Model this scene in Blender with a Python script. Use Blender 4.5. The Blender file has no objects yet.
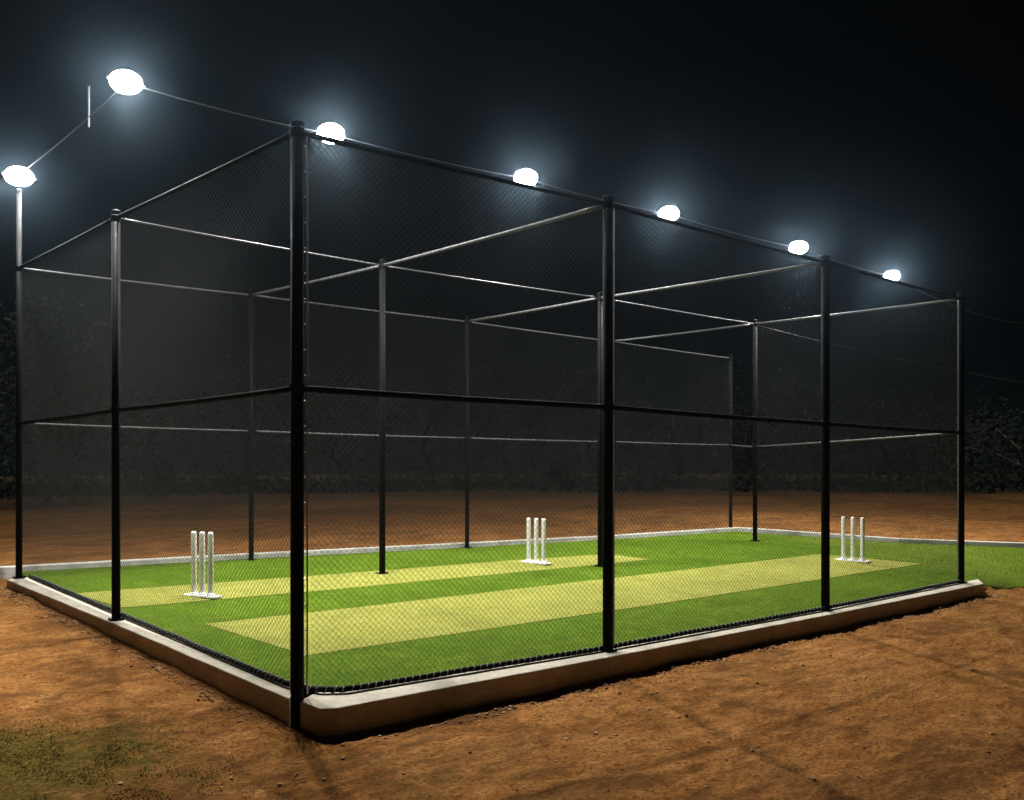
import bpy, bmesh, math, random
from mathutils import Vector, noise
random.seed(7)
scn = bpy.context.scene
C = scn.collection

# ---------------------------------------------------------------- helpers
def mat(name, col, rough=.6, metal=0., spec=.5):
    m = bpy.data.materials.new(name); m.use_nodes = True
    b = m.node_tree.nodes['Principled BSDF']
    b.inputs['Base Color'].default_value = (*col, 1)
    b.inputs['Roughness'].default_value = rough
    b.inputs['Metallic'].default_value = metal
    b.inputs['Specular IOR Level'].default_value = spec
    return m

class NT:
    def __init__(s, m): s.t = m.node_tree; s.b = s.t.nodes['Principled BSDF']; s.co = s.t.nodes.new('ShaderNodeTexCoord')
    def noise(s, scale, detail=6, rough=.6, dist=0, vec=None):
        n = s.t.nodes.new('ShaderNodeTexNoise'); n.inputs['Scale'].default_value = scale
        n.inputs['Detail'].default_value = detail; n.inputs['Roughness'].default_value = rough
        n.inputs['Distortion'].default_value = dist
        s.t.links.new(vec or s.co.outputs['Object'], n.inputs['Vector']); return n.outputs['Fac']
    def ramp(s, fac, stops):
        r = s.t.nodes.new('ShaderNodeValToRGB'); e = r.color_ramp.elements
        while len(e) < len(stops): e.new(.5)
        for q, (p, c) in zip(e, stops):
            q.position = p; q.color = (c, c, c, 1) if isinstance(c, (int, float)) else (*c, 1)
        s.t.links.new(fac, r.inputs['Fac']); return r.outputs['Color']
    def mix(s, fac, a, b, mode='MIX'):
        n = s.t.nodes.new('ShaderNodeMix'); n.data_type = 'RGBA'; n.blend_type = mode
        for k, v in ((0, fac), (6, a), (7, b)):
            if isinstance(v, (int, float)): n.inputs[k].default_value = v
            elif isinstance(v, tuple): n.inputs[k].default_value = (*v, 1)
            else: s.t.links.new(v, n.inputs[k])
        return n.outputs[2]
    def bump(s, h, strength=.5, dist=.01, prev=None):
        n = s.t.nodes.new('ShaderNodeBump'); n.inputs['Strength'].default_value = strength
        n.inputs['Distance'].default_value = dist; s.t.links.new(h, n.inputs['Height'])
        if prev: s.t.links.new(prev, n.inputs['Normal'])
        return n.outputs['Normal']
    def stretch(s, v):
        n = s.t.nodes.new('ShaderNodeMapping'); n.inputs['Scale'].default_value = v
        s.t.links.new(s.co.outputs['Object'], n.inputs['Vector']); return n.outputs['Vector']
    def col(s, c): s.t.links.new(c, s.b.inputs['Base Color'])
    def rough(s, c): s.t.links.new(c, s.b.inputs['Roughness'])
    def nrm(s, c): s.t.links.new(c, s.b.inputs['Normal'])

def link(name, bm, m, parent=None, smooth=False):
    me = bpy.data.meshes.new(name); bm.normal_update(); bm.to_mesh(me); bm.free()
    if m: me.materials.append(m)
    if smooth:
        for p in me.polygons: p.use_smooth = True
    o = bpy.data.objects.new(name, me); C.objects.link(o)
    if parent: o.parent = parent
    return o
def pydata(name, vs, fs, m, parent=None, smooth=False):
    me = bpy.data.meshes.new(name); me.from_pydata(vs, [], fs); me.validate(); me.materials.append(m)
    if smooth:
        for p in me.polygons: p.use_smooth = True
    o = bpy.data.objects.new(name, me); C.objects.link(o)
    if parent: o.parent = parent
    return o
def tag(o, label=None, cat=None, group=None, kind=None):
    if label: o['label'] = label
    if cat: o['category'] = cat
    if group: o['group'] = group
    if kind: o['kind'] = kind
    return o
def empty(name, loc=(0, 0, 0), rz=0):
    o = bpy.data.objects.new(name, None); C.objects.link(o)
    o.location = loc; o.rotation_euler.z = rz; o.empty_display_size = .2
    return o
def tube(bm, a, b, r, n=12, r2=None, caps=True):
    a = Vector(a); b = Vector(b); d = (b-a).normalized()
    u = d.orthogonal().normalized(); v = d.cross(u); r2 = r if r2 is None else r2
    A = []; B = []
    for k in range(n):
        t = 2*math.pi*k/n; w = u*math.cos(t)+v*math.sin(t)
        A.append(bm.verts.new(a+w*r)); B.append(bm.verts.new(b+w*r2))
    for k in range(n):
        bm.faces.new((A[k], A[(k+1) % n], B[(k+1) % n], B[k]))
    if caps: bm.faces.new(A[::-1]); bm.faces.new(B)
def polytube(bm, pts, r, n=8, caps=True):
    pts = [Vector(p) for p in pts]; rings = []
    up = Vector((0, 0, 1))
    for i, p in enumerate(pts):
        d = (pts[min(i+1, len(pts)-1)]-pts[max(i-1, 0)]).normalized()
        u = d.cross(up).normalized() if abs(d.z) < .98 else d.orthogonal().normalized()
        v = u.cross(d).normalized()
        rings.append([bm.verts.new(p+(u*math.cos(2*math.pi*k/n)+v*math.sin(2*math.pi*k/n))*r) for k in range(n)])
    for A, B in zip(rings, rings[1:]):
        for k in range(n): bm.faces.new((A[k], B[k], B[(k+1) % n], A[(k+1) % n]))
    if caps: bm.faces.new(rings[0]); bm.faces.new(rings[-1][::-1])
def lathe(bm, prof, n=24, off=(0, 0, 0)):
    rings = []
    for r, z in prof:
        rings.append([bm.verts.new((off[0]+r*math.cos(2*math.pi*k/n), off[1]+r*math.sin(2*math.pi*k/n), off[2]+z)) for k in range(n)])
    for A, B in zip(rings, rings[1:]):
        for k in range(n): bm.faces.new((A[k], A[(k+1) % n], B[(k+1) % n], B[k]))
    bm.faces.new(rings[0][::-1]); bm.faces.new(rings[-1])
def box(bm, x0, x1, y0, y1, z0, z1, bev=0):
    g = bmesh.ops.create_cube(bm, size=1)
    for v in g['verts']:
        v.co = Vector(((x0+x1)/2+v.co.x*(x1-x0), (y0+y1)/2+v.co.y*(y1-y0), (z0+z1)/2+v.co.z*(z1-z0)))
    if bev:
        es = list({e for v in g['verts'] for e in v.link_edges})
        bmesh.ops.bevel(bm, geom=es, offset=bev, segments=2, affect='EDGES')

# ---------------------------------------------------------------- terrain
def plane(x, y): return .0149*x+.0502*y
def sat(t, lo, hi, k):
    if t > hi: return hi+k*(1-math.exp(-(t-hi)/k))
    if t < lo: return lo-k*(1-math.exp(-(lo-t)/k))
    return t
def clamp(t): return max(0., min(1., t))
def ground(x, y):
    p = plane(sat(x, -6, 14, 4), sat(y, -7, 6.2, 2.5))
    t = clamp((5.6-y)/5.6); u = clamp(x/9)
    e = clamp((x-9.0)/.9); e = e*e*(3-2*e)*clamp((y+3.5)/2)
    return p-(.07+.105*t*(1-.4*u))*(1-.88*e)

# ---------------------------------------------------------------- materials
def soil():
    m = mat('soil', (.3, .15, .06), 1., 0, .02); n = NT(m)
    big = n.noise(.35, 5, .6, .5); mid = n.noise(2.2, 8, .65, .4)
    st = n.noise(4, 8, .7, .6, n.stretch((1.0, 2.6, 1)))
    fine = n.noise(38, 8, .75); vf = n.noise(150, 4, .7)
    c = n.ramp(mid, [(.32, (.20, .078, .018)), (.5, (.44, .19, .052)), (.68, (.60, .30, .10))])
    c = n.mix(.55, c, n.ramp(st, [(.35, (.15, .056, .013)), (.52, (.46, .20, .056)), (.7, (.66, .36, .13))]))
    c = n.mix(n.ramp(fine, [(.38, .9), (.54, 0)]), c, (.13, .05, .015))
    pt = n.noise(1.1, 9, .72, 1.2, n.stretch((.8, 1.5, 1)))
    c = n.mix(n.ramp(pt, [(.38, .75), (.52, 0)]), c, (.13, .055, .018))
    c = n.mix(n.ramp(vf, [(.56, 0), (.72, .6)]), c, (.60, .38, .2))
    # thin green growth in worn patches
    g = n.ramp(big, [(.50, 0), (.62, .8)])
    g2 = n.ramp(n.noise(9, 6, .7), [(.45, 0), (.6, 1)])
    gm = n.mix(1., g, g2, 'MULTIPLY')
    c = n.mix(n.mix(1., gm, (.35, .35, .35), 'MULTIPLY'), c, (.09, .09, .015))
    # worn lawn patches: outlines broken up by noise round a few places
    for (cx_, cy_, sx, sy) in ((-1.25, .15, .95, .8), (-1.9, -1.2, 1.1, .7), (-2.2, 1.6, .8, .7)):
        mp_ = n.t.nodes.new('ShaderNodeMapping'); mp_.vector_type = 'TEXTURE'
        mp_.inputs['Location'].default_value = (cx_, cy_, 0); mp_.inputs['Scale'].default_value = (sx, sy, 3)
        n.t.links.new(n.co.outputs['Object'], mp_.inputs['Vector'])
        ln = n.t.nodes.new('ShaderNodeVectorMath'); ln.operation = 'LENGTH'; n.t.links.new(mp_.outputs[0], ln.inputs[0])
        ad = n.t.nodes.new('ShaderNodeMath'); ad.operation = 'MULTIPLY_ADD'; n.t.links.new(n.noise(3.2, 8, .7, .5), ad.inputs[0])
        ad.inputs[1].default_value = 2.2; n.t.links.new(ln.outputs['Value'], ad.inputs[2])
        mr = n.t.nodes.new('ShaderNodeMapRange'); n.t.links.new(ad.outputs[0], mr.inputs[0])
        mr.inputs[1].default_value = 1.55; mr.inputs[2].default_value = 2.25; mr.inputs[3].default_value = .82; mr.inputs[4].default_value = 0
        green = n.ramp(fine, [(.38, (.035, .035, .006)), (.55, (.10, .085, .016)), (.66, (.13, .14, .02))])
        c = n.mix(mr.outputs[0], c, green)
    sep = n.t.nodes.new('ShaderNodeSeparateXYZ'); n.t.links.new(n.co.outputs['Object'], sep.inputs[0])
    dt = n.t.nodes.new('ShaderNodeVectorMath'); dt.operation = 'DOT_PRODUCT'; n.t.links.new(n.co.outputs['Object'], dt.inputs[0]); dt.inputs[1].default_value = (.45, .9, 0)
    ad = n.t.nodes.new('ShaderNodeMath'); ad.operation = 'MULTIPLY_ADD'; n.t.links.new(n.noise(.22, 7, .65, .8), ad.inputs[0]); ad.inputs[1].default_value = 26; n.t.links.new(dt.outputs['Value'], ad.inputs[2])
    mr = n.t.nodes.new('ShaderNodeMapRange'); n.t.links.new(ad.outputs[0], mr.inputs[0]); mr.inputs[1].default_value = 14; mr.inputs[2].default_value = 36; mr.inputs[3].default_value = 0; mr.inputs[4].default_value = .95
    c = n.mix(mr.outputs[0], c, n.ramp(st, [(.35, (.016, .010, .004)), (.65, (.045, .026, .010))]))  # soil darkens with distance: the lamplight's fade painted into the colour, edge broken by noise
    n.col(c)
    nb = n.bump(mid, .8, .08); nb = n.bump(st, .9, .05, nb); nb = n.bump(fine, 1., .018, nb); nb = n.bump(vf, .8, .004, nb)
    n.nrm(nb); return m
def turf_mat(name, dark, light, straw):
    m = mat(name, dark, .95, 0, .04); n = NT(m)
    a = n.noise(42, 4, .85); b = n.noise(170, 2, .8); w = n.noise(1.1, 4, .6, .4); w2 = n.noise(6, 5, .6)
    c = n.ramp(a, [(.41, dark), (.58, light)])
    c = n.mix(n.ramp(b, [(.55, 0), (.72, .55)]), c, straw)
    c = n.mix(n.ramp(b, [(.3, .6), (.44, 0)]), c, tuple(v*.35 for v in dark))
    c = n.mix(n.ramp(w, [(.35, .35), (.65, 0)]), c, tuple(v*.7 for v in dark))
    c = n.mix(n.ramp(w2, [(.5, 0), (.75, .25)]), c, straw)
    n.col(c)
    nb = n.bump(a, .8, .012); nb = n.bump(b, .9, .006, nb); n.nrm(nb); return m
def concrete(name, base, stain):
    m = mat(name, base, .9, 0, .2); n = NT(m)
    a = n.noise(3, 8, .7, .5); b = n.noise(60, 6, .75); s = n.noise(8, 5, .6, .3, n.stretch((1, 1, 4)))
    c = n.ramp(a, [(.3, stain), (.6, base)])
    c = n.mix(n.ramp(b, [(.4, .5), (.55, 0)]), c, stain)
    c = n.mix(n.ramp(s, [(.5, 0), (.75, .45)]), c, (.22, .18, .12))
    n.col(c); nb = n.bump(b, .6, .004); nb = n.bump(a, .4, .012, nb); n.nrm(nb); return m
def paint(name, col, rough=.4, metal=0., spec=.5):
    m = mat(name, col, rough, metal, spec); n = NT(m)
    a = n.noise(7, 6, .7)
    n.rough(n.ramp(a, [(.3, max(.05, rough-.12)), (.7, rough+.2)]))
    n.col(n.ramp(n.noise(30, 5, .7), [(.35, tuple(v*.7 for v in col)), (.6, col)]))
    return m
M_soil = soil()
M_turf = turf_mat('artificial_turf', (.030, .070, .003), (.110, .178, .010), (.21, .26, .03))
M_strip = turf_mat('faded_strip_turf', (.15, .165, .03), (.33, .33, .07), (.46, .44, .13))
M_grass = turf_mat('mown_grass', (.05, .09, .006), (.13, .18, .014), (.22, .25, .05))
M_curb = concrete('cast_concrete', (.55, .52, .43), (.33, .295, .23))
M_kerb = concrete('whitewashed_concrete', (.54, .54, .50), (.30, .295, .25))
M_black = paint('black_enamel', (.004, .0042, .0046), .62, 0., .05)
M_rail = paint('grey_enamel', (.075, .08, .085), .45, .2, .4)
M_net = mat('netting_twine', (.014, .017, .018), .6, 0, .2)
M_steel = paint('dull_steel', (.45, .45, .46), .4, .8)
M_white = paint('white_paint', (.87, .87, .85), .45)
M_cable = mat('cable_sheath', (.07, .07, .075), .6)
M_bark = mat('bark', (.09, .065, .045), .95)
def leafmat(name, a, b):
    m = mat(name, a, .9, 0, .05); n = NT(m); n.col(n.ramp(n.noise(1.5, 3, .6), [(.35, a), (.65, b)])); return m
M_leaf = leafmat('dark_leaves', (.007, .012, .006), (.017, .024, .010))
M_leaf2 = leafmat('olive_leaves', (.022, .028, .008), (.045, .054, .015))
M_blade = leafmat('grass_blades', (.10, .12, .015), (.20, .20, .04))
LAMP = 220.
SPOT = 1000.
M_lens = bpy.data.materials.new('lit_lens'); M_lens.use_nodes = True
nt = M_lens.node_tree; nt.nodes.clear()
em = nt.nodes.new('ShaderNodeEmission'); em.inputs['Color'].default_value = (.93, .96, 1, 1); em.inputs['Strength'].default_value = LAMP
ou = nt.nodes.new('ShaderNodeOutputMaterial'); nt.links.new(em.outputs[0], ou.inputs['Surface'])

# ---------------------------------------------------------------- ground
def axis(lo, hi, step, far, g=1.16):
    v = [lo+i*step for i in range(int(round((hi-lo)/step))+1)]
    s = step; t = v[-1]
    while t < far: s *= g; t += s; v.append(t)
    s = step; t = v[0]; w = []
    while t > -far: s *= g; t -= s; w.append(t)
    return w[::-1]+v
xs = axis(-4., 11., .034, 140); ys = axis(-4.5, 1.5, .034, 140, 1.06)
vs = []; nx = len(xs)
for y in ys:
    for x in xs:
        z = ground(x, y)
        z += .016*noise.fractal(Vector((x*.8, y*.8, 0)), 1., 2., 3)
        if -5 < x < 14 and -6 < y < 8:
            z += .012*noise.fractal(Vector((x*3.1, y*3.1, 4)), 1., 2., 4)
            z += .012*noise.noise(Vector((x*8, y*8, 2)))+.009*noise.noise(Vector((x*19, y*19, 7)))
        if .12 < x < 11.2 and -.25 < y < 5.9-.1*x and (x-9.35) < (y+.2)*.4: z = min(z, plane(x, y)-.12)
        if x > 9.1 and y < 4.6 and (x-9.2)*.584+(y+.4)*.812 > .42 and (x-10.97)*.855+(y-4.35)*.521 < .06: z = min(z, plane(x, y)-.07)
        vs.append((x, y, z))
fs = [(j*nx+i, j*nx+i+1, (j+1)*nx+i+1, (j+1)*nx+i) for j in range(len(ys)-1) for i in range(nx-1)]
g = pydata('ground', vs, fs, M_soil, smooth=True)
tag(g, 'rough orange brown dirt around the cage', 'ground', kind='structure')

def sheet(name, pts, lift, m):
    return pydata(name, [(x, y, plane(x, y)+lift) for x, y in pts], [tuple(range(len(pts)))], m)
inner = [(.02, 5.78), (.24, 2.9), (.42, .2), (.47, .03), (.62, -.07), (2.85, -.2), (5.8, -.26), (9.16, -.235)]
turf = sheet('turf', inner+[(9.27, -.24), (10.55, 2.4), (10.98, 4.40), (10.85, 4.68), (8.0, 4.93), (5.5, 5.33), (2.56, 5.83), (0, 6.22)], 0, M_turf)
tag(turf, 'bright green artificial turf floor of the practice cage', 'turf', kind='structure')
s1 = sheet('pitch_strip', [(.66, 2.40), (.86, .93), (4.98, .84), (9.86, .80), (9.5, 2.12), (6.5, 2.19), (2, 2.33)], .004, M_strip)
tag(s1, 'long pale yellow pitch strip nearest the front, running to the right stumps', 'pitch strip', 'pale pitch strips on the turf', 'structure')
s2 = sheet('pitch_strip', [(.15, 4.46), (.32, 3.48), (2.46, 3.28), (6.05, 3.06), (6.95, 3.05), (6.85, 3.72), (5.4, 3.93), (2.6, 4.19)], .004, M_strip)
tag(s2, 'shorter pale yellow pitch strip at the back, carrying the left and middle stumps', 'pitch strip', 'pale pitch strips on the turf', 'structure')

# grass verge to the right of the cage, ragged where it dies out in the dirt
def kerb_right(t): return (10.97+t*6.1, 4.35-t*10.0)
vs = []; NR, NC = 34, 60
for i in range(NC+1):
    t = i/NC
    fx = 9.2+t*7.5; fy = -.40-t*5.4
    if t < .02: fx, fy = 9.25, -.42
    k = .28*noise.fractal(Vector((t*30, 0, 0)), 1, 2, 4)*clamp(t*14)
    fx -= k*.3; fy += k
    bx, by = kerb_right(t)
    for j in range(NR+1):
        s = j/NR; x = fx+(bx-fx)*s; y = fy+(by-fy)*s
        a = clamp(s*6); a = a*a*(3-2*a)
        vs.append((x, y, (ground(x, y)+.006)*(1-a)+(plane(x, y)-.006)*a))
fs = [(i*(NR+1)+j, (i+1)*(NR+1)+j, (i+1)*(NR+1)+j+1, i*(NR+1)+j+1) for i in range(NC) for j in range(NR)]
gv = pydata('grass_verge', vs, fs, M_grass, smooth=True)
tag(gv, 'green grass verge right of the cage, fading into dirt', 'grass', kind='structure')

# ---------------------------------------------------------------- curbs
def curb(name, outer, inn, z0, lift, m, parent=None):
    # swept section: foot, upright face, eased arris, top, arris, inner face
    V = []; F = []; n = len(outer)
    for (a, b) in zip(outer, inn):
        L = math.dist(a, b); e = .009/L
        l = lambda t: (a[0]+(b[0]-a[0])*t, a[1]+(b[1]-a[1])*t)
        for t, dz in ((0, None), (0, -.010), (e*.3, -.003), (e, 0), (1-e, 0), (1, -.009), (1, None)):
            x, y = l(t); V.append((x, y, z0(x, y) if dz is None else plane(x, y)+lift+dz))
    for k in range(n-1):
        for q in range(6): F.append((7*k+q, 7*k+7+q, 7*k+8+q, 7*k+1+q))
    F.append(tuple(range(7))); F.append(tuple(range(7*n-1, 7*n-8, -1)))
    o = pydata(name, V, F, m)
    bm = bmesh.new(); bm.from_mesh(o.data); bmesh.ops.recalc_face_normals(bm, faces=bm.faces); bm.to_mesh(o.data); bm.free()
    return o
def dens(pts, step=.12, jit=.004):
    out = []
    for (a, b) in zip(pts, pts[1:]):
        L = math.dist(a, b); k = max(1, int(L/step))
        for i in range(k): out.append((a[0]+(b[0]-a[0])*i/k+random.uniform(-jit, jit), a[1]+(b[1]-a[1])*i/k+random.uniform(-jit, jit)))
    out.append(pts[-1]); return out
def pairdens(o, i, step=.15, jit=.0035):
    A = []; B = []
    for k in range(len(o)-1):
        n = max(1, int(math.dist(o[k], o[k+1])/step))
        for t in range(n):
            t /= n
            A.append(tuple(o[k][c]+(o[k+1][c]-o[k][c])*t+random.uniform(-jit, jit) for c in (0, 1)))
            B.append(tuple(i[k][c]+(i[k+1][c]-i[k][c])*t for c in (0, 1)))
    A.append(o[-1]); B.append(i[-1]); return A, B
low = lambda x, y: ground(x, y)-.15
LO = [(-.19, 5.66), (.05, 2.85), (.255, .0)]; LI = [(.02, 5.70), (.24, 2.9), (.42, .2)]
FO = [(.285, -.085), (.312, -.30), (.41, -.345), (2.69, -.40), (5.5, -.44), (8.86, -.44)]
FI = [(.47, .03), (.50, .0), (.62, -.07), (2.85, -.2), (5.8, -.26), (9.16, -.235)]
cr = empty('concrete_curb', (0.3, -.1, -.2)); tag(cr, 'raised grey concrete curb under the left and front sides of the cage', 'curb')
def rel(o, root):
    o.parent = root; o.matrix_parent_inverse = root.matrix_basis.inverted(); return o
def toward(a, b, d): L = math.dist(a, b); return (a[0]+(b[0]-a[0])*d/L, a[1]+(b[1]-a[1])*d/L)
for O, I, cuts in ((LO, LI, [(0, 1), (1, 2)]), (FO, FI, [(0, 3), (3, 4), (4, 5)])):
    for i, j in cuts:   # cast in lengths with open joints at the posts
        o_, i_ = list(O[i:j+1]), list(I[i:j+1])
        if i > 0: o_[0] = toward(o_[0], o_[1], .005); i_[0] = toward(i_[0], i_[1], .005)
        A, B = pairdens(o_, i_); o = curb('curb_section', A, B, low, .003, M_curb); rel(o, cr)
# back kerb: low and whitewashed, running on past the cage on both sides
KO = [(-14, 8.9), (-4.3, 7.0), (-.15, 6.18), (2.56, 5.80), (5.5, 5.30), (8.0, 4.90), (10.9, 4.62), (11.05, 4.42), (11.93, 2.25), (13.2, .83), (15.2, -3.2), (19, -11)]
KI = [(-14.02, 9.0), (-4.27, 7.1), (-.12, 6.28), (2.58, 5.90), (5.52, 5.40), (8.02, 5.0), (10.96, 4.72), (11.15, 4.46), (12.03, 2.29), (13.30, .88), (15.30, -3.16), (19.10, -10.95)]
A, B = pairdens(KO, KI, .25, .006)
kb = curb('white_kerb', A, B, lambda x, y: plane(x, y)-.3, .06, M_kerb)
tag(kb, 'low whitewashed kerb bounding the turf behind and right of the cage', 'kerb')

# ---------------------------------------------------------------- cage
P = {  # plan x, y, foot z, top z, mid-rail z
 'N': (.287, -.050, -.24, 3.554, 1.952), 'A': (2.823, -.26, .03, 3.508, 1.932), 'B': (5.78, -.30, .07, 3.465, 1.892), 'Z': (8.70, -.25, .117, 3.452, 1.882),
 'M': (.108, 2.966, .151, 3.605, 1.955), 'F': (-.067, 5.686, .285, 3.60, 1.944),
 'a': (3.35, 3.90, .247, 3.80, None), 'b': (5.944, 2.963, .238, 3.595, None), 'c': (9.98, 3.58, .329, 3.741, 1.812),
 'G': (2.56, 5.70, .31, 3.622, 1.929), 'H': (5.58, 5.25, .34, 3.54, 1.896), 'I': (8.19, 4.95, .37, 3.455, 1.886), 'J': (10.85, 4.72, .395, 3.372, 1.877)}
cage = empty('practice_net_cage', (.275, -.042, -.2))
tag(cage, 'tall black framed cricket net cage with mesh sides, open on top', 'net cage')
def top(k): return Vector((P[k][0], P[k][1], P[k][3]))
def mid(k): return Vector((P[k][0], P[k][1], P[k][4]))
POST_R = dict(N=.041, A=.041, B=.041, Z=.038, M=.036, F=.034, a=.036, b=.032, c=.036, G=.031, H=.030, I=.030, J=.030)
for k, (x, y, z, zt, zm) in P.items():
    r = POST_R[k]; bm = bmesh.new()
    tp = zt+.055 if k != 'F' else 4.43
    tube(bm, (x, y, z-.06), (x, y, tp), r if k != 'F' else .034, 20, None if k != 'F' else .026)
    po = rel(link('post', bm, M_black, smooth=False), cage)
    for p in po.data.polygons: p.use_smooth = len(p.vertices) == 4
    bm = bmesh.new(); rr = r if k != 'F' else .026
    lathe(bm, [(rr+.004, -.03), (rr+.004, .002), (rr*.8, .014), (rr*.3, .02)], 20, (x, y, tp))
    c = link('cap', bm, M_black); c.parent = po; c.matrix_parent_inverse = (po.matrix_parent_inverse @ po.matrix_basis).inverted() if False else c.matrix_parent_inverse
    # collars where the rails are clamped on
    for zz in [zt-.01]+([zm] if zm else []):
        bm = bmesh.new(); lathe(bm, [(r+.003, -.028), (r+.008, -.024), (r+.008, .024), (r+.003, .028)], 20, (x, y, zz))
        tube(bm, (x+r*.7, y-r*.7, zz), (x+(r+.035)*.7, y-(r+.035)*.7, zz), .007, 8)
        c2 = link('clamp', bm, M_black); rel(c2, cage); c2.parent = po; c2.matrix_parent_inverse = cage.matrix_basis.inverted()
        c2.matrix_parent_inverse.identity()
    if k not in 'N':
        bm = bmesh.new(); box(bm, x-.052, x+.052, y-.052, y+.052, z+.002, z+.014, .002)
        for sx in (-1, 1):
            for sy in (-1, 1): tube(bm, (x+sx*.043, y+sy*.043, z+.012), (x+sx*.043, y+sy*.043, z+.022), .006, 6)
        f = link('foot_plate', bm, M_black); f.parent = po
# posts were made in world coordinates: give their children the same frame
def sagline(a, b, s, n=12):
    a = Vector(a); b = Vector(b)
    return [a.lerp(b, i/n)-Vector((0, 0, 4*s*(i/n)*(1-i/n))) for i in range(n+1)]
def rail(a, b, r, m=M_rail, s=.006, name='rail'):
    bm = bmesh.new(); polytube(bm, sagline(a, b, s), r, 12); rel(link(name, bm, m, smooth=True), cage)
for a, b in ('NA', 'AB', 'BZ'): rail(top(a), top(b), .017, M_black); rail(mid(a), mid(b), .021, M_black)
for a, b in ('NM', 'MF'): rail(top(a), top(b), .019, M_black); rail(mid(a), mid(b), .019, M_black)
for a, b in ('FG', 'GH', 'HI', 'IJ'): rail(top(a), top(b), .012); rail(mid(a), mid(b), .011)
for a, b in ('Ma', 'ab', 'bc'): rail(top(a), top(b), .010)
for a, b in ('Aa', 'aG', 'Bb', 'bH', 'Zc', 'cI'): rail(top(a), top(b), .017)
rail(mid('Z'), mid('c'), .013); rail(mid('c'), mid('J'), .011)
# hem rail at the foot of the front and left nets
hem = [(.03, 5.62), (.19, 2.95), (.36, .24), (.41, .08), (.47, -.02), (.60, -.10), (2.83, -.245), (5.78, -.30), (8.70, -.26)]
for k, dx, dy in (('N', .062, -.012), ('N', -.012, .062), ('Z', -.062, .004), ('A', .062, -.004), ('M', -.004, .055)):
    x, y, z, zt, zm = P[k]; bm = bmesh.new(); zb = plane(x, y)+.03
    polytube(bm, sagline((x+dx, y+dy, zb), (x+dx, y+dy, zt-.02), 0, 30), .006, 8)
    for t in range(int((zt-zb)/.16)): tube(bm, (x+dx, y+dy, zb+.08+t*.16), (x+dx*.5, y+dy*.5, zb+.085+t*.16), .004, 6)
    rel(link('tension_bar', bm, M_steel, smooth=True), cage)
hem_pts = [(x, y, plane(x, y)+.028) for x, y in hem]
def hemseg(i, j, r=.019):
    bm = bmesh.new(); pts = []
    for k in range(i, j):
        for t in range(14): pts.append(Vector(hem_pts[k]).lerp(Vector(hem_pts[k+1]), t/14)+Vector((0, 0, random.uniform(-.003, .003))))
    pts.append(Vector(hem_pts[j])); polytube(bm, pts, r, 10)
    rel(link('hem_rail', bm, M_black, smooth=True), cage)
    bm = bmesh.new(); L = 0   # lacing wound round the rail
    q = []
    for a, b in zip(pts, pts[1:]):
        n = max(2, int((b-a).length/.012)); d = (b-a).normalized(); u = d.cross(Vector((0, 0, 1))).normalized(); v = u.cross(d)
        for t in range(n):
            L += (b-a).length/n; an = L/.055*2*math.pi
            q.append(a.lerp(b, t/n)+(u*math.cos(an)+v*math.sin(an))*(r+.003))
    polytube(bm, q, .003, 4); rel(link('lacing', bm, M_net2, smooth=True), cage)
M_net2 = mat('lacing_cord', (.22, .22, .2), .7)
for i, j in ((0, 1), (1, 2), (2, 5), (5, 6), (6, 7), (7, 8)): hemseg(i, j)

# nets: diamond mesh of individual strands between two rails
def net(b0, b1, t0, t1, pitch=.044, r=.0012, seed=0, belly=.02, m=M_net):
    b0, b1, t0, t1 = map(Vector, (b0, b1, t0, t1))
    W = ((b1-b0).length+(t1-t0).length)/2; Hh = ((t0-b0).length+(t1-b1).length)/2
    nrm = (b1-b0).cross(Vector((0, 0, 1))).normalized()
    def pt(u, v):
        p = b0.lerp(b1, u).lerp(t0.lerp(t1, u), v)
        q = noise.noise(Vector((u*3+seed*7, v*3, seed)))*belly*4*math.sqrt(max(0, u*(1-u)*v*(1-v)))*2
        k = noise.noise_vector(Vector((u*W*1.3+seed*5, v*Hh*1.3, seed+3)))*.012*min(1, 8*u*(1-u))*min(1, 8*v*(1-v))
        return p+nrm*q+k
    V = []; F = []
    def strand(u0, v0, u1, v1):
        n = max(1, int(math.hypot((u1-u0)*W, (v1-v0)*Hh)/.22))
        pts = [pt(u0+(u1-u0)*i/n, v0+(v1-v0)*i/n) for i in range(n+1)]
        base = len(V); d = (pts[-1]-pts[0])
        if d.length < 1e-4: return
        d.normalize(); s = nrm.cross(d).normalized()
        for p in pts:
            V.append(p+nrm*r); V.append(p-nrm*r*.5+s*r*.87); V.append(p-nrm*r*.5-s*r*.87)
        for i in range(n):
            a = base+3*i; b = a+3
            F.extend([(a, a+1, b+1, b), (a+1, a+2, b+2, b+1), (a+2, a, b, b+2)])
    a = pitch
    k = -Hh
    while k < W:
        x0 = max(0, k); y0 = x0-k; x1 = min(W, k+Hh); y1 = x1-k
        if x1-x0 > .01:
            strand(x0/W, y0/Hh, x1/W, y1/Hh)
            strand(1-x0/W, y0/Hh, 1-x1/W, y1/Hh)
        k += a
    o = pydata('net_panel', [tuple(v) for v in V], F, m); rel(o, cage); return o
def B3(x, y, l=.03): return (x, y, plane(x, y)+l)
net((.40, -.03, .03), B3(2.79, -.245), top('N')+Vector((.045, 0, -.01)), top('A'), seed=1)
net(B3(2.86, -.245), B3(5.74, -.30), top('A'), top('B'), seed=2)
net(B3(5.82, -.30), B3(8.66, -.26), top('B'), top('Z'), seed=3)
net(B3(.385, .0), B3(.13, 2.94), top('N')+Vector((.0, .05, -.01)), top('M'), seed=4)
net(B3(.13, 2.99), B3(-.03, 5.66), top('M'), top('F'), seed=5)
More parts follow.
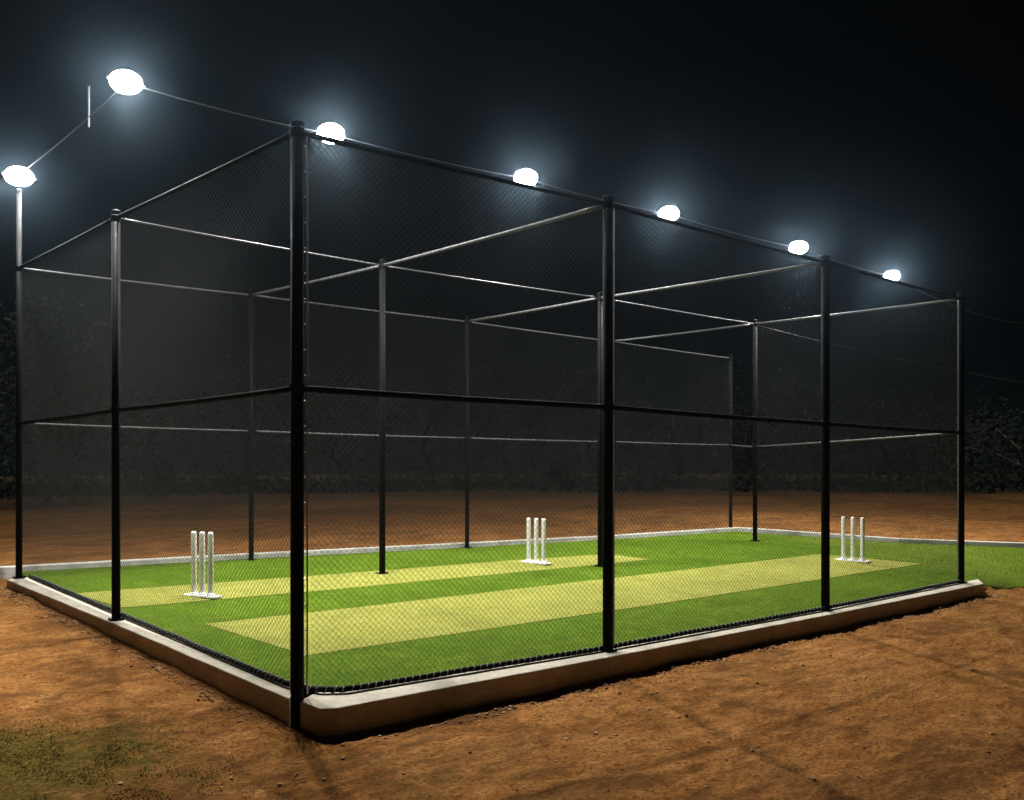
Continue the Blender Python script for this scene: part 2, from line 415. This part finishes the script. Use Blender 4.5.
for k, (a, b) in enumerate(('FG', 'GH', 'HI', 'IJ')):
    net((P[a][0], P[a][1]-.05, P[a][2]+.03), (P[b][0], P[b][1]-.05, P[b][2]+.03), top(a), top(b), seed=7+k)
net((8.74, -.2, .15), (9.96, 3.54, .33), top('Z'), top('c'), seed=12)
net((9.96, 3.6, .33), (10.83, 4.68, .39), top('c'), mid('J'), seed=13) if False else None

# ---------------------------------------------------------------- floodlights on their cable
CAB = [(.32, 3.38, 4.965), (2.38, 3.34, 4.955), (4.96, 3.24, 4.975), (7.52, 3.21, 4.98), (10.62, 3.22, 4.98), (13.85, 3.42, 4.98)]
lamp_pos = CAB
def make_lamp(scale=1.):
    root = empty('floodlight')
    bm = bmesh.new()
    lathe(bm, [(.075, .118), (.078, .128), (.06, .145), (.03, .155), (.012, .158)], 28)
    link('housing', bm, M_steel, root, True)
    bm = bmesh.new()
    tube(bm, (-.225, 0, -.012), (.225, 0, -.012), .016, 10)
    link('cable_gland', bm, M_steel, root)
    bm = bmesh.new()
    prof = [(.188*math.cos(t), .150*math.sin(t)-.01) for t in [-math.pi/2*.97+i*(math.pi*.82)/16 for i in range(17)]]
    lathe(bm, prof, 28)
    link('lens', bm, M_lens, root, True)
    return root
def copy_tree(o, parent=None):
    c = o.copy(); C.objects.link(c); c.parent = parent
    for ch in o.children:
        if ch.name in SRC: copy_tree(ch, c)
    return c
lab = ['largest glaring floodlight where the overhead cable bends, highest at upper left', 'floodlight just right of the near corner post top',
       'floodlight on the cable halfway between the near corner and the second front post', 'floodlight on the cable just right of the second front post top',
       'floodlight just left of the third front post top', 'smallest floodlight, at the far right end of the lit row']
proto = make_lamp(); SRC = {c.name for c in proto.children}
for i, p in enumerate(lamp_pos):
    o = proto if i == 0 else copy_tree(proto)
    o.location = p; o.scale = (.74, .74, .64)
    tag(o, lab[i], 'floodlight', 'floodlights lit above the cage')
o = copy_tree(proto); o.location = (P['F'][0], P['F'][1], 4.55)
o.location.z = 4.585; o.scale = (.74, .74, .64)
tag(o, 'floodlight at the far left on top of the tall corner pole', 'floodlight', 'floodlights lit above the cage')
# the beam each one throws downwards
for i, p in enumerate([tuple(q) for q in lamp_pos]+[(P['F'][0], P['F'][1], 4.62)]):
    ld = bpy.data.lights.new('flood_beam', 'SPOT'); lo = bpy.data.objects.new('flood_beam', ld); C.objects.link(lo)
    off = (.10, -.10) if i == 6 else (0, 0)
    lo.location = (p[0]+off[0], p[1]+off[1], p[2]-.16); ld.energy = SPOT*(.45 if i == 6 else 1); ld.spot_size = math.radians(145); ld.spot_blend = 1.
    ld.shadow_soft_size = .12; ld.color = (1, .97, .91)
# stem from the pole up to the lamp on it is the pole's own top; cable
bm = bmesh.new()
path = [Vector((P['F'][0], P['F'][1], 4.70))]
ends = [(P['F'][0], P['F'][1], 4.60)]+[(x, y, z-.012) for x, y, z in CAB]+[(26., 4.2, 5.6)]
pts = []
for a, b in zip(ends, ends[1:]): pts += sagline(a, b, .03 if b[0] < 20 else .5, 10)[:-1]
pts.append(Vector(ends[-1])); polytube(bm, pts, .006, 6)
tag(link('cable', bm, M_cable, smooth=True), 'thin overhead cable carrying the floodlights above the cage', 'cable')
bm = bmesh.new(); q = Vector(ends[0]).lerp(Vector(ends[1]), .69)
tube(bm, q+Vector((0, 0, -.12)), q+Vector((0, 0, .27)), .009, 8)
tag(link('cable_rod', bm, M_steel), 'short upright metal rod fixed on the cable between the two leftmost floodlights', 'rod')
bm = bmesh.new(); polytube(bm, sagline((9.98, 3.58, 3.73), (26., -1.9, 2.9), .5, 16), .0026, 6)
tag(link('guy_wire', bm, M_cable, smooth=True), 'thin grey wire running off right from the middle back post', 'wire')

# ---------------------------------------------------------------- stumps
def make_stumps(h, gap):
    root = empty('cricket_stumps'); bm = bmesh.new()
    box(bm, -.065, .065, -gap-.10, gap+.10, 0, .022, .006); link('base', bm, M_white, root)
    for k in (-1, 0, 1):
        bm = bmesh.new(); r = .027
        lathe(bm, [(r*.9, .018), (r, .03), (r, h-.03), (r*.97, h-.012), (r*.8, h-.002), (r*.5, h)], 20, (0, k*gap, 0))
        s = link('stump', bm, M_white, root, False)
        for p in s.data.polygons: p.use_smooth = len(p.vertices) == 4
        bm = bmesh.new(); lathe(bm, [(r+.012, .021), (r+.012, .035), (r+.003, .045)], 16, (0, k*gap, 0)); c = link('socket', bm, M_white); c.parent = s
    return root
for (x, y, h, gp, rz, l) in ((1.12, 3.62, .64, .118, 20, 'three white stumps at the left end of the back pitch strip'),
                            (5.42, 3.58, .575, .135, 3.5, 'white stumps at the right end of the back pitch strip, between two other sets'),
                            (9.24, 1.46, .60, .135, 5, 'three white stumps at the far right end of the front pitch strip')):
    r = make_stumps(h, gp); r.location = (x, y, plane(x, y)-.001)
    r.rotation_euler.z = math.radians(rz)
    tag(r, l, 'stumps', 'sets of white cricket stumps')

# ---------------------------------------------------------------- small ground litter
def on_soil(x, y):
    if -.35 < x < 9.4 and -.5+0*x < y < 6: return x < -.05-.0*y and y > 3 or (x < .25 and y < 3 and x < .2-.07*y) or y < -.5
    return True
def gz(x, y):
    z = ground(x, y)+.016*noise.fractal(Vector((x*.8, y*.8, 0)), 1., 2., 3)
    return z+.012*noise.fractal(Vector((x*3.1, y*3.1, 4)), 1., 2., 4)+.012*noise.noise(Vector((x*8, y*8, 2)))+.009*noise.noise(Vector((x*19, y*19, 7)))
b0 = bmesh.new(); bmesh.ops.create_icosphere(b0, subdivisions=1, radius=1); ICO = [tuple(v.co) for v in b0.verts]; ICF = [tuple(v.index for v in f.verts) for f in b0.faces]; b0.free()
PV = []; PF = []; n = 0
while n < 5200:
    if random.random() < .6:   # thicker along the foot of the curb
        t = random.random()
        if t < .35: s = random.random(); x = -.19+s*.45-abs(random.gauss(0, .07))-.02; y = 5.6*(1-s)
        else: s = random.random(); x = .4+s*9; y = -.42-s*.08-abs(random.gauss(0, .07))
    else: x = random.uniform(-3, 12); y = random.uniform(-4.5, -.5) if random.random() < .7 else random.uniform(-1, 7)
    if not on_soil(x, y) or (x > 9 and y > -1.2): continue
    r = random.choice((.003, .004, .006, .008, .013))*random.uniform(.6, 1.3)
    sx, sy, sz = random.uniform(.7, 1.4), random.uniform(.7, 1.3), random.uniform(.4, .8); z = gz(x, y)
    b_ = len(PV)
    for c in ICO:
        j = r*(1+random.uniform(-.25, .25)); PV.append((x+c[0]*sx*j, y+c[1]*sy*j, z+c[2]*sz*j+r*.2))
    PF += [tuple(b_+q for q in f) for f in ICF]
    n += 1
mp = mat('pebble', (.3, .2, .12), .9, 0, .2); nn = NT(mp); nn.col(nn.ramp(nn.noise(25, 2, .5), [(.3, (.16, .08, .035)), (.55, (.34, .18, .08)), (.75, (.6, .45, .3))]))
tag(pydata('pebbles', PV, PF, mp), 'small stones and crumbs of soil scattered over the dirt', 'pebbles', kind='stuff')

def blades(name, spots, label, m):
    V = []; F = []
    for x, y, z, h in spots:
        a = random.uniform(0, 2*math.pi); w = random.uniform(.0018, .0035); dx, dy = math.cos(a)*w, math.sin(a)*w
        la = random.uniform(0, 2*math.pi); lean = random.uniform(.1, .7)*h; lx, ly = math.cos(la)*lean, math.sin(la)*lean
        b = len(V)
        V += [(x-dx, y-dy, z-.004), (x+dx, y+dy, z-.004), (x+lx*.4+dx*.7, y+ly*.4+dy*.7, z+h*.6), (x+lx*.4-dx*.7, y+ly*.4-dy*.7, z+h*.6), (x+lx, y+ly, z+h)]
        F += [(b, b+1, b+2, b+3), (b+3, b+2, b+4)]
    o = pydata(name, V, F, m); return tag(o, label, 'grass', kind='stuff')
sp = []
for cx_, cy_, rad, cnt in ((-.95, .15, .7, 5000), (-1.5, .9, .6, 3000), (-.75, -.55, .5, 2500), (-1.9, -.3, .8, 4000)):
    for _ in range(cnt):
        x = random.gauss(cx_, rad*.5); y = random.gauss(cy_, rad*.5)
        if noise.noise(Vector((x*4, y*4, 9))) > -.05 and x < 0: sp.append((x, y, gz(x, y), random.uniform(.004, .010)))
blades('grass_tufts', sp, 'thin patchy grass growing in the dirt at lower left', M_blade)
sp = []
for _ in range(14000):
    t = random.random()**.7; s = random.random()**1.3
    fx = 9.2+t*7.5; fy = -.40-t*5.4; bx, by = kerb_right(t); x = fx+(bx-fx)*s; y = fy+(by-fy)*s-random.uniform(0, .1)
    a = clamp(s*6); a = a*a*(3-2*a)
    sp.append((x, y, (ground(x, y)+.006)*(1-a)+(plane(x, y)-.006)*a, random.uniform(.012, .035)))
blades('verge_grass', sp, 'short green grass blades on the verge right of the cage', M_grass)

# ---------------------------------------------------------------- trees in the dark beyond
CAM = Vector((-2.4485, -5.4722, 1.4367)); YAW = .6901
def at(px, d):   # world x, y on the bearing of an image column, d metres ahead
    a = (px-512)/947.28*d
    return (CAM.x+a*math.cos(YAW)+d*math.sin(YAW), CAM.y-a*math.sin(YAW)+d*math.cos(YAW))
def tree(x, y, H, W, m, label, seed, nclump=70, leaf=.16):
    rnd = random.Random(seed); z0 = ground(x, y)-.05
    root = empty('tree', (x, y, z0)); tag(root, label, 'tree', 'trees in the dark beyond the dirt')
    bm = bmesh.new(); tips = []
    polytube(bm, [(0, 0, 0), (.05*W, 0, H*.15), (.0, .03*W, H*.3), (.04*W, .02*W, H*.55)], .045*H*.5, 8)
    for k in range(7):
        a = rnd.uniform(0, 6.28); h0 = H*rnd.uniform(.2, .5); e = Vector((math.cos(a)*W*rnd.uniform(.2, .4), math.sin(a)*W*rnd.uniform(.2, .4), h0+H*rnd.uniform(.15, .35)))
        tube(bm, (0.02*W, 0.01*W, h0), e, .045*H*.25, 6, .02); tips.append(e)
    link('trunk', bm, M_bark, root)
    V = []; F = []
    for c in range(nclump):
        while True:
            p = Vector((rnd.uniform(-1, 1), rnd.uniform(-1, 1), rnd.uniform(-1, 1)))
            if .25 < p.length < 1: break
        ctr = Vector((p.x*W*.55, p.y*W*.5, H*.52+p.z*H*.5)); rad = rnd.uniform(.08, .17)*W
        for _ in range(26):
            d = Vector((rnd.gauss(0, 1), rnd.gauss(0, 1), rnd.gauss(0, .8)))*rad*.6
            q = ctr+d; u = Vector((rnd.uniform(-1, 1), rnd.uniform(-1, 1), rnd.uniform(-1, 1))).normalized(); w = u.orthogonal().normalized()
            L = leaf*rnd.uniform(.6, 1.3); b = len(V)
            V += [tuple(q-u*L*.5), tuple(q+w*L*.3), tuple(q+u*L*.5), tuple(q-w*L*.3)]; F.append((b, b+1, b+2, b+3))
    pydata('crown', V, F, m, root)
    return root
T = [(-40, 34, 6.6, 8, M_leaf2, 'broad olive tree at the far left edge, beyond the corner pole'),
     (48, 30, 6.2, 5, M_leaf2, 'olive tree seen just right of the tall left corner pole'),
     (150, 44, 6.0, 7, M_leaf, 'dark bushy tree behind the left side net, right of the second left post'),
     (245, 50, 6.5, 8, M_leaf, 'dark tree standing behind the first back post'),
     (335, 46, 5.2, 7, M_leaf, 'low dark tree right of the near corner post'),
     (425, 54, 6.6, 8, M_leaf, 'dark tree between the middle row post and the second back post'),
     (505, 48, 5.6, 8, M_leaf, 'dark tree above the middle stumps'),
     (590, 52, 6.4, 8, M_leaf, 'dark tree just left of the second front post'),
     (675, 50, 6.2, 8, M_leaf, 'dark tree between the second front post and the far back corner'),
     (750, 46, 6.3, 7, M_leaf, 'dark flat topped tree behind the far back corner posts'),
     (812, 48, 6.4, 7, M_leaf, 'dark tree just behind the third front post'),
     (885, 52, 5.0, 8, M_leaf, 'dark tree above the right stumps'),
     (950, 42, 3.4, 7, M_leaf, 'low dark tree behind the far right front post'),
     (1020, 36, 3.3, 7, M_leaf, 'low dark tree at the right edge of the view')]
for i, (px, d, H, W, m, l) in enumerate(T):
    x, y = at(px, d); tree(x, y, H, W, m, l, 40+i, 80, .22)

V = []; F = []; rnd = random.Random(99)
for k in range(420):
    px = rnd.uniform(-120, 1150); d = rnd.uniform(33, 47); cx_, cy_ = at(px, d); hh = rnd.uniform(.25, 1.3)*(.6+.8*noise.noise(Vector((px*.01, 0, 5)))**2*4); ww = rnd.uniform(.6, 1.8)
    z0 = ground(cx_, cy_)
    for _ in range(60):
        u = Vector((rnd.gauss(0, .4)*ww, rnd.gauss(0, .4)*ww, abs(rnd.gauss(0, .45))*hh)); q = Vector((cx_, cy_, z0))+u
        a = Vector((rnd.uniform(-1, 1), rnd.uniform(-1, 1), rnd.uniform(-1, 1))).normalized(); w = a.orthogonal().normalized(); L = rnd.uniform(.12, .3); b = len(V)
        V += [tuple(q-a*L*.5), tuple(q+w*L*.3), tuple(q+a*L*.5), tuple(q-w*L*.3)]; F.append((b, b+1, b+2, b+3))
tag(pydata('undergrowth', V, F, M_leaf), 'dark low scrub under the far trees', 'scrub', kind='stuff')

# ---------------------------------------------------------------- haze, sky, camera
bm = bmesh.new(); box(bm, -150, 150, -150, 150, -3, 7.6)
hz = bpy.data.materials.new('night_haze'); hz.use_nodes = True; t = hz.node_tree; t.nodes.clear()
pv = t.nodes.new('ShaderNodeVolumePrincipled'); oo = t.nodes.new('ShaderNodeOutputMaterial'); t.links.new(pv.outputs[0], oo.inputs['Volume'])
pv.inputs['Color'].default_value = (.58, .82, 1, 1); pv.inputs['Density'].default_value = .0017; pv.inputs['Anisotropy'].default_value = .95
tag(link('haze', bm, hz), 'thin night haze glowing round the lamps', 'haze', kind='stuff')

w = bpy.data.worlds.new('World'); scn.world = w; w.use_nodes = True; t = w.node_tree; bg = t.nodes['Background']
sky = t.nodes.new('ShaderNodeTexSky'); sky.sky_type = 'NISHITA'; sky.sun_disc = False
sky.sun_elevation = math.radians(35); sky.sun_rotation = math.radians(20)
t.links.new(sky.outputs[0], bg.inputs[0]); bg.inputs[1].default_value = .0001

# low moonlight-like key from beyond the far left corner: throws the post shadows towards the viewer
SUN_EL = 52.; az = YAW+math.atan((132-512)/947.28)     # compass bearing (from +y) the light comes from
sl = bpy.data.lights.new('sun', 'SUN'); so = bpy.data.objects.new('sun', sl); C.objects.link(so)
sl.energy = 2.5; sl.angle = math.radians(1.6); sl.color = (1, .93, .84)
sd = Vector((math.sin(az)*math.cos(math.radians(SUN_EL)), math.cos(az)*math.cos(math.radians(SUN_EL)), math.sin(math.radians(SUN_EL))))
so.rotation_euler = sd.to_track_quat('Z', 'Y').to_euler(); so.location = sd*30
sky.sun_elevation = math.radians(SUN_EL); sky.sun_rotation = az
cd = bpy.data.cameras.new('camera'); co = bpy.data.objects.new('camera', cd); C.objects.link(co)
co.location = CAM; co.rotation_euler = (math.radians(90), 0, -YAW)
cd.sensor_width = 36; cd.lens = 947.28/1024*36; cd.shift_y = (470.565-400)/1024; cd.clip_end = 1000; cd.clip_start = .05
scn.camera = co
scn.view_settings.view_transform = 'Standard'; scn.view_settings.look = 'None'
scn.view_settings.exposure = 0; scn.view_settings.gamma = 1
scn.render.engine = 'CYCLES'
cy = scn.cycles; cy.use_denoising = True; cy.max_bounces = 6; cy.diffuse_bounces = 2; cy.glossy_bounces = 2; cy.volume_bounces = 0
cy.transparent_max_bounces = 8; cy.use_light_tree = True; cy.sample_clamp_indirect = 4
